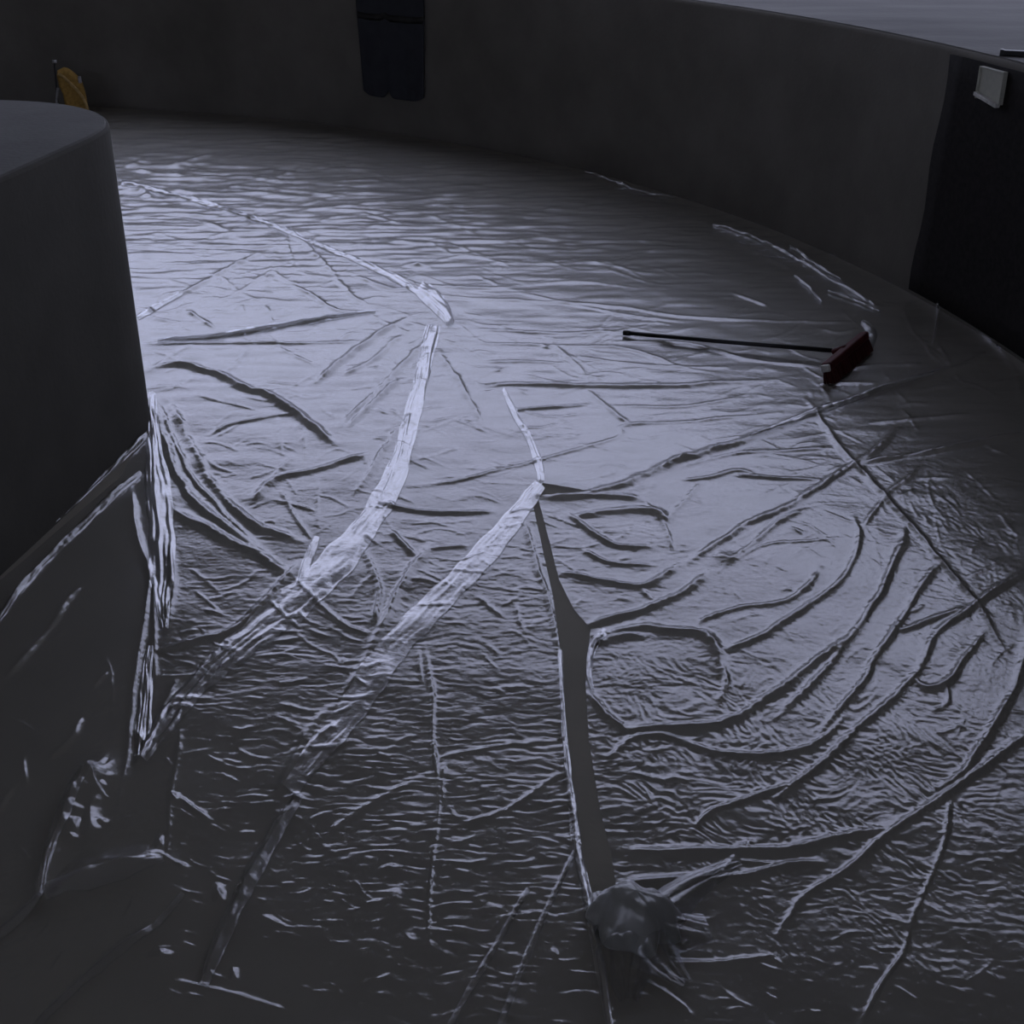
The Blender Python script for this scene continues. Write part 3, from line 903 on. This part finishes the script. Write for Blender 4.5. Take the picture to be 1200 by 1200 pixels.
# ------------------------------------------------------------------ dark cloth over the far wall
a0, zb = wall_hit(425, 112); a1, _ = wall_hit(503, 112)
am = (a0 + a1) / 2
cp = on_wall(am, 0)
cloth = tag(empty('hanging_cloth', (cp[0], cp[1], 0)), 'dark navy cloth hanging over the far curved wall', 'cloth')
n, m = 70, 60
rows_ = []
for i in range(n):
    s = i / (n - 1) * 1.75                                           # distance down from the back edge on the ledge
    ring_ = []
    for j in range(m):
        u = j / (m - 1)
        fold = 0.005 * math.sin(u * 17 + 0.7 * math.sin(s * 3)) + 0.002 * math.sin(u * 37 + s * 2)
        narrow = 1.0 - 0.07 * max(0, s - 0.4)
        a = am + (a0 - am) * (1 - 2 * u) * narrow
        notch = 0.07 * math.exp(-((u - 0.42) / 0.05) ** 2) + 0.05 * (abs(u - .5) * 2) ** 6
        if s < 0.30:
            q = (-(0.30 - s) - 0.02, RIM_Z + 0.014 + abs(fold) * .4)
        else:
            z = RIM_Z + 0.012 - (s - 0.30) / 1.45 * (RIM_Z - zb - notch + 0.0)
            q = (0.034 + fold * min(1, (s - .3) / .25), z)
        x, y, z = on_wall(a, q[1], q[0]); ring_.append((x - cp[0], y - cp[1], z))
    rows_.append(ring_)
co = from_arrays('cloth_panel', np.array(rows_).reshape(-1, 3), grid_faces(n, m), M_NAVY, cloth)
sm = co.modifiers.new('thick', 'SOLIDIFY'); sm.thickness = 0.006; sm.offset = 0
V = []
for i in (0, 1):
    for j in range(m):
        x, y, z = rows_[31 + 3 * i][j]
        k = 1 - 0.008 / PIT_R * 1.0
        nx, ny = PIT_C[0] - (x + cp[0]), PIT_C[1] - (y + cp[1]); L = math.hypot(nx, ny)
        V.append((x + nx / L * 0.006, y + ny / L * 0.006, z))
hb = from_arrays('seam_band', np.array(V), grid_faces(2, m), M_BLACK, cloth)
sm = hb.modifiers.new('thick', 'SOLIDIFY'); sm.thickness = 0.004; sm.offset = 1

# ------------------------------------------------------------------ black panel and pale fitting on the right of the wall
p0, _ = wall_hit(1098, 160)
na2, nz = 60, 12
aa2 = np.linspace(p0, p0 - math.radians(46), na2)
V = []
zz = np.linspace(0.03, RIM_Z - 0.035, nz)
for off in (0.016, -0.004):
    for z in zz:
        for i, a in enumerate(aa2):
            lean = 0.0055 * (z - 0.7) if i < 3 else 0
            V.append(on_wall(a - lean + (0.0015 * math.sin(z * 9) if i == 0 else 0), z, off))
V = np.array(V); f0 = grid_faces(nz, na2); k = nz * na2
F = [tuple(q) for q in f0] + [tuple(q[::-1] + k) for q in f0]
for i in range(na2 - 1):
    F.append((i + 1, i, i + k, i + 1 + k)); b = (nz - 1) * na2 + i; F.append((b, b + 1, b + 1 + k, b + k))
for i in range(nz - 1):
    a = i * na2; F.append((a, a + na2, a + na2 + k, a + k)); a += na2 - 1; F.append((a + na2, a, a + k, a + na2 + k))
tag(from_arrays('wall_panel', V, np.array(F), M_PANEL, smooth=False), 'black wall panel around the small pale square fitting', 'panel')

fa, fz = wall_hit(1164, 100, PIT_R - 0.016)
fp = on_wall(fa, fz, 0.016)
fit = tag(empty('wall_fitting', fp, fa + math.pi / 2), 'small pale square fitting high on the black wall panel', 'wall fitting')
sd = float(np.hypot(np.hypot(fp[0], fp[1]), CAM_H - fz)) / FOCAL
inc = abs(math.cos(fa - math.atan2(fp[1], fp[0])))
fw, fh = 27 * sd / max(inc, .3) * 0.93, 33 * sd
# local x runs along the wall, local y points out of the wall (into it), local z up
bm = bmesh.new(); bm_box(bm, (fw, 0.022, fh), (0, 0.008, 0), None, 0.005); from_bm('back_box', bm, M_FIT, fit)
bm = bmesh.new()
for sx in (-1, 1): bm_box(bm, (0.010, 0.012, fh), (sx * (fw / 2 - 0.005), 0.022, 0), None, 0.003)
bm_box(bm, (fw, 0.012, 0.010), (0, 0.022, fh / 2 - 0.005), None, 0.003)
from_bm('frame', bm, M_FIT, fit)
bm = bmesh.new(); bm_box(bm, (fw * .96, 0.030, 0.022), (0, 0.028, -fh / 2 + 0.012), Matrix.Rotation(math.radians(-8), 3, 'Y'), 0.004)
tag(from_bm('bottom_lip', bm, M_PALE, fit), 'paler projecting lip')

# ------------------------------------------------------------------ thin dark bar on the upper ground
q0 = plan(1174, 61.5, RIM_Z + 0.02); q1 = plan(1250, 65, RIM_Z + 0.02)
bar = tag(empty('dark_bar', ((q0[0] + q1[0]) / 2, (q0[1] + q1[1]) / 2, RIM_Z + 0.004), math.atan2(q1[1] - q0[1], q1[0] - q0[0])), 'thin black bar lying on the pale ground above the pit', 'bar')
bL = math.hypot(*(q1 - q0))
bm = bmesh.new(); bm_box(bm, (bL, 0.035, 0.03), (0, 0, 0.015), None, 0.005); from_bm('rail', bm, M_BLACK, bar)
bm = bmesh.new(); bm_box(bm, (0.02, 0.04, 0.034), (-bL / 2, 0, 0.017), None, 0.004); from_bm('end_cap', bm, M_BLACK, bar)
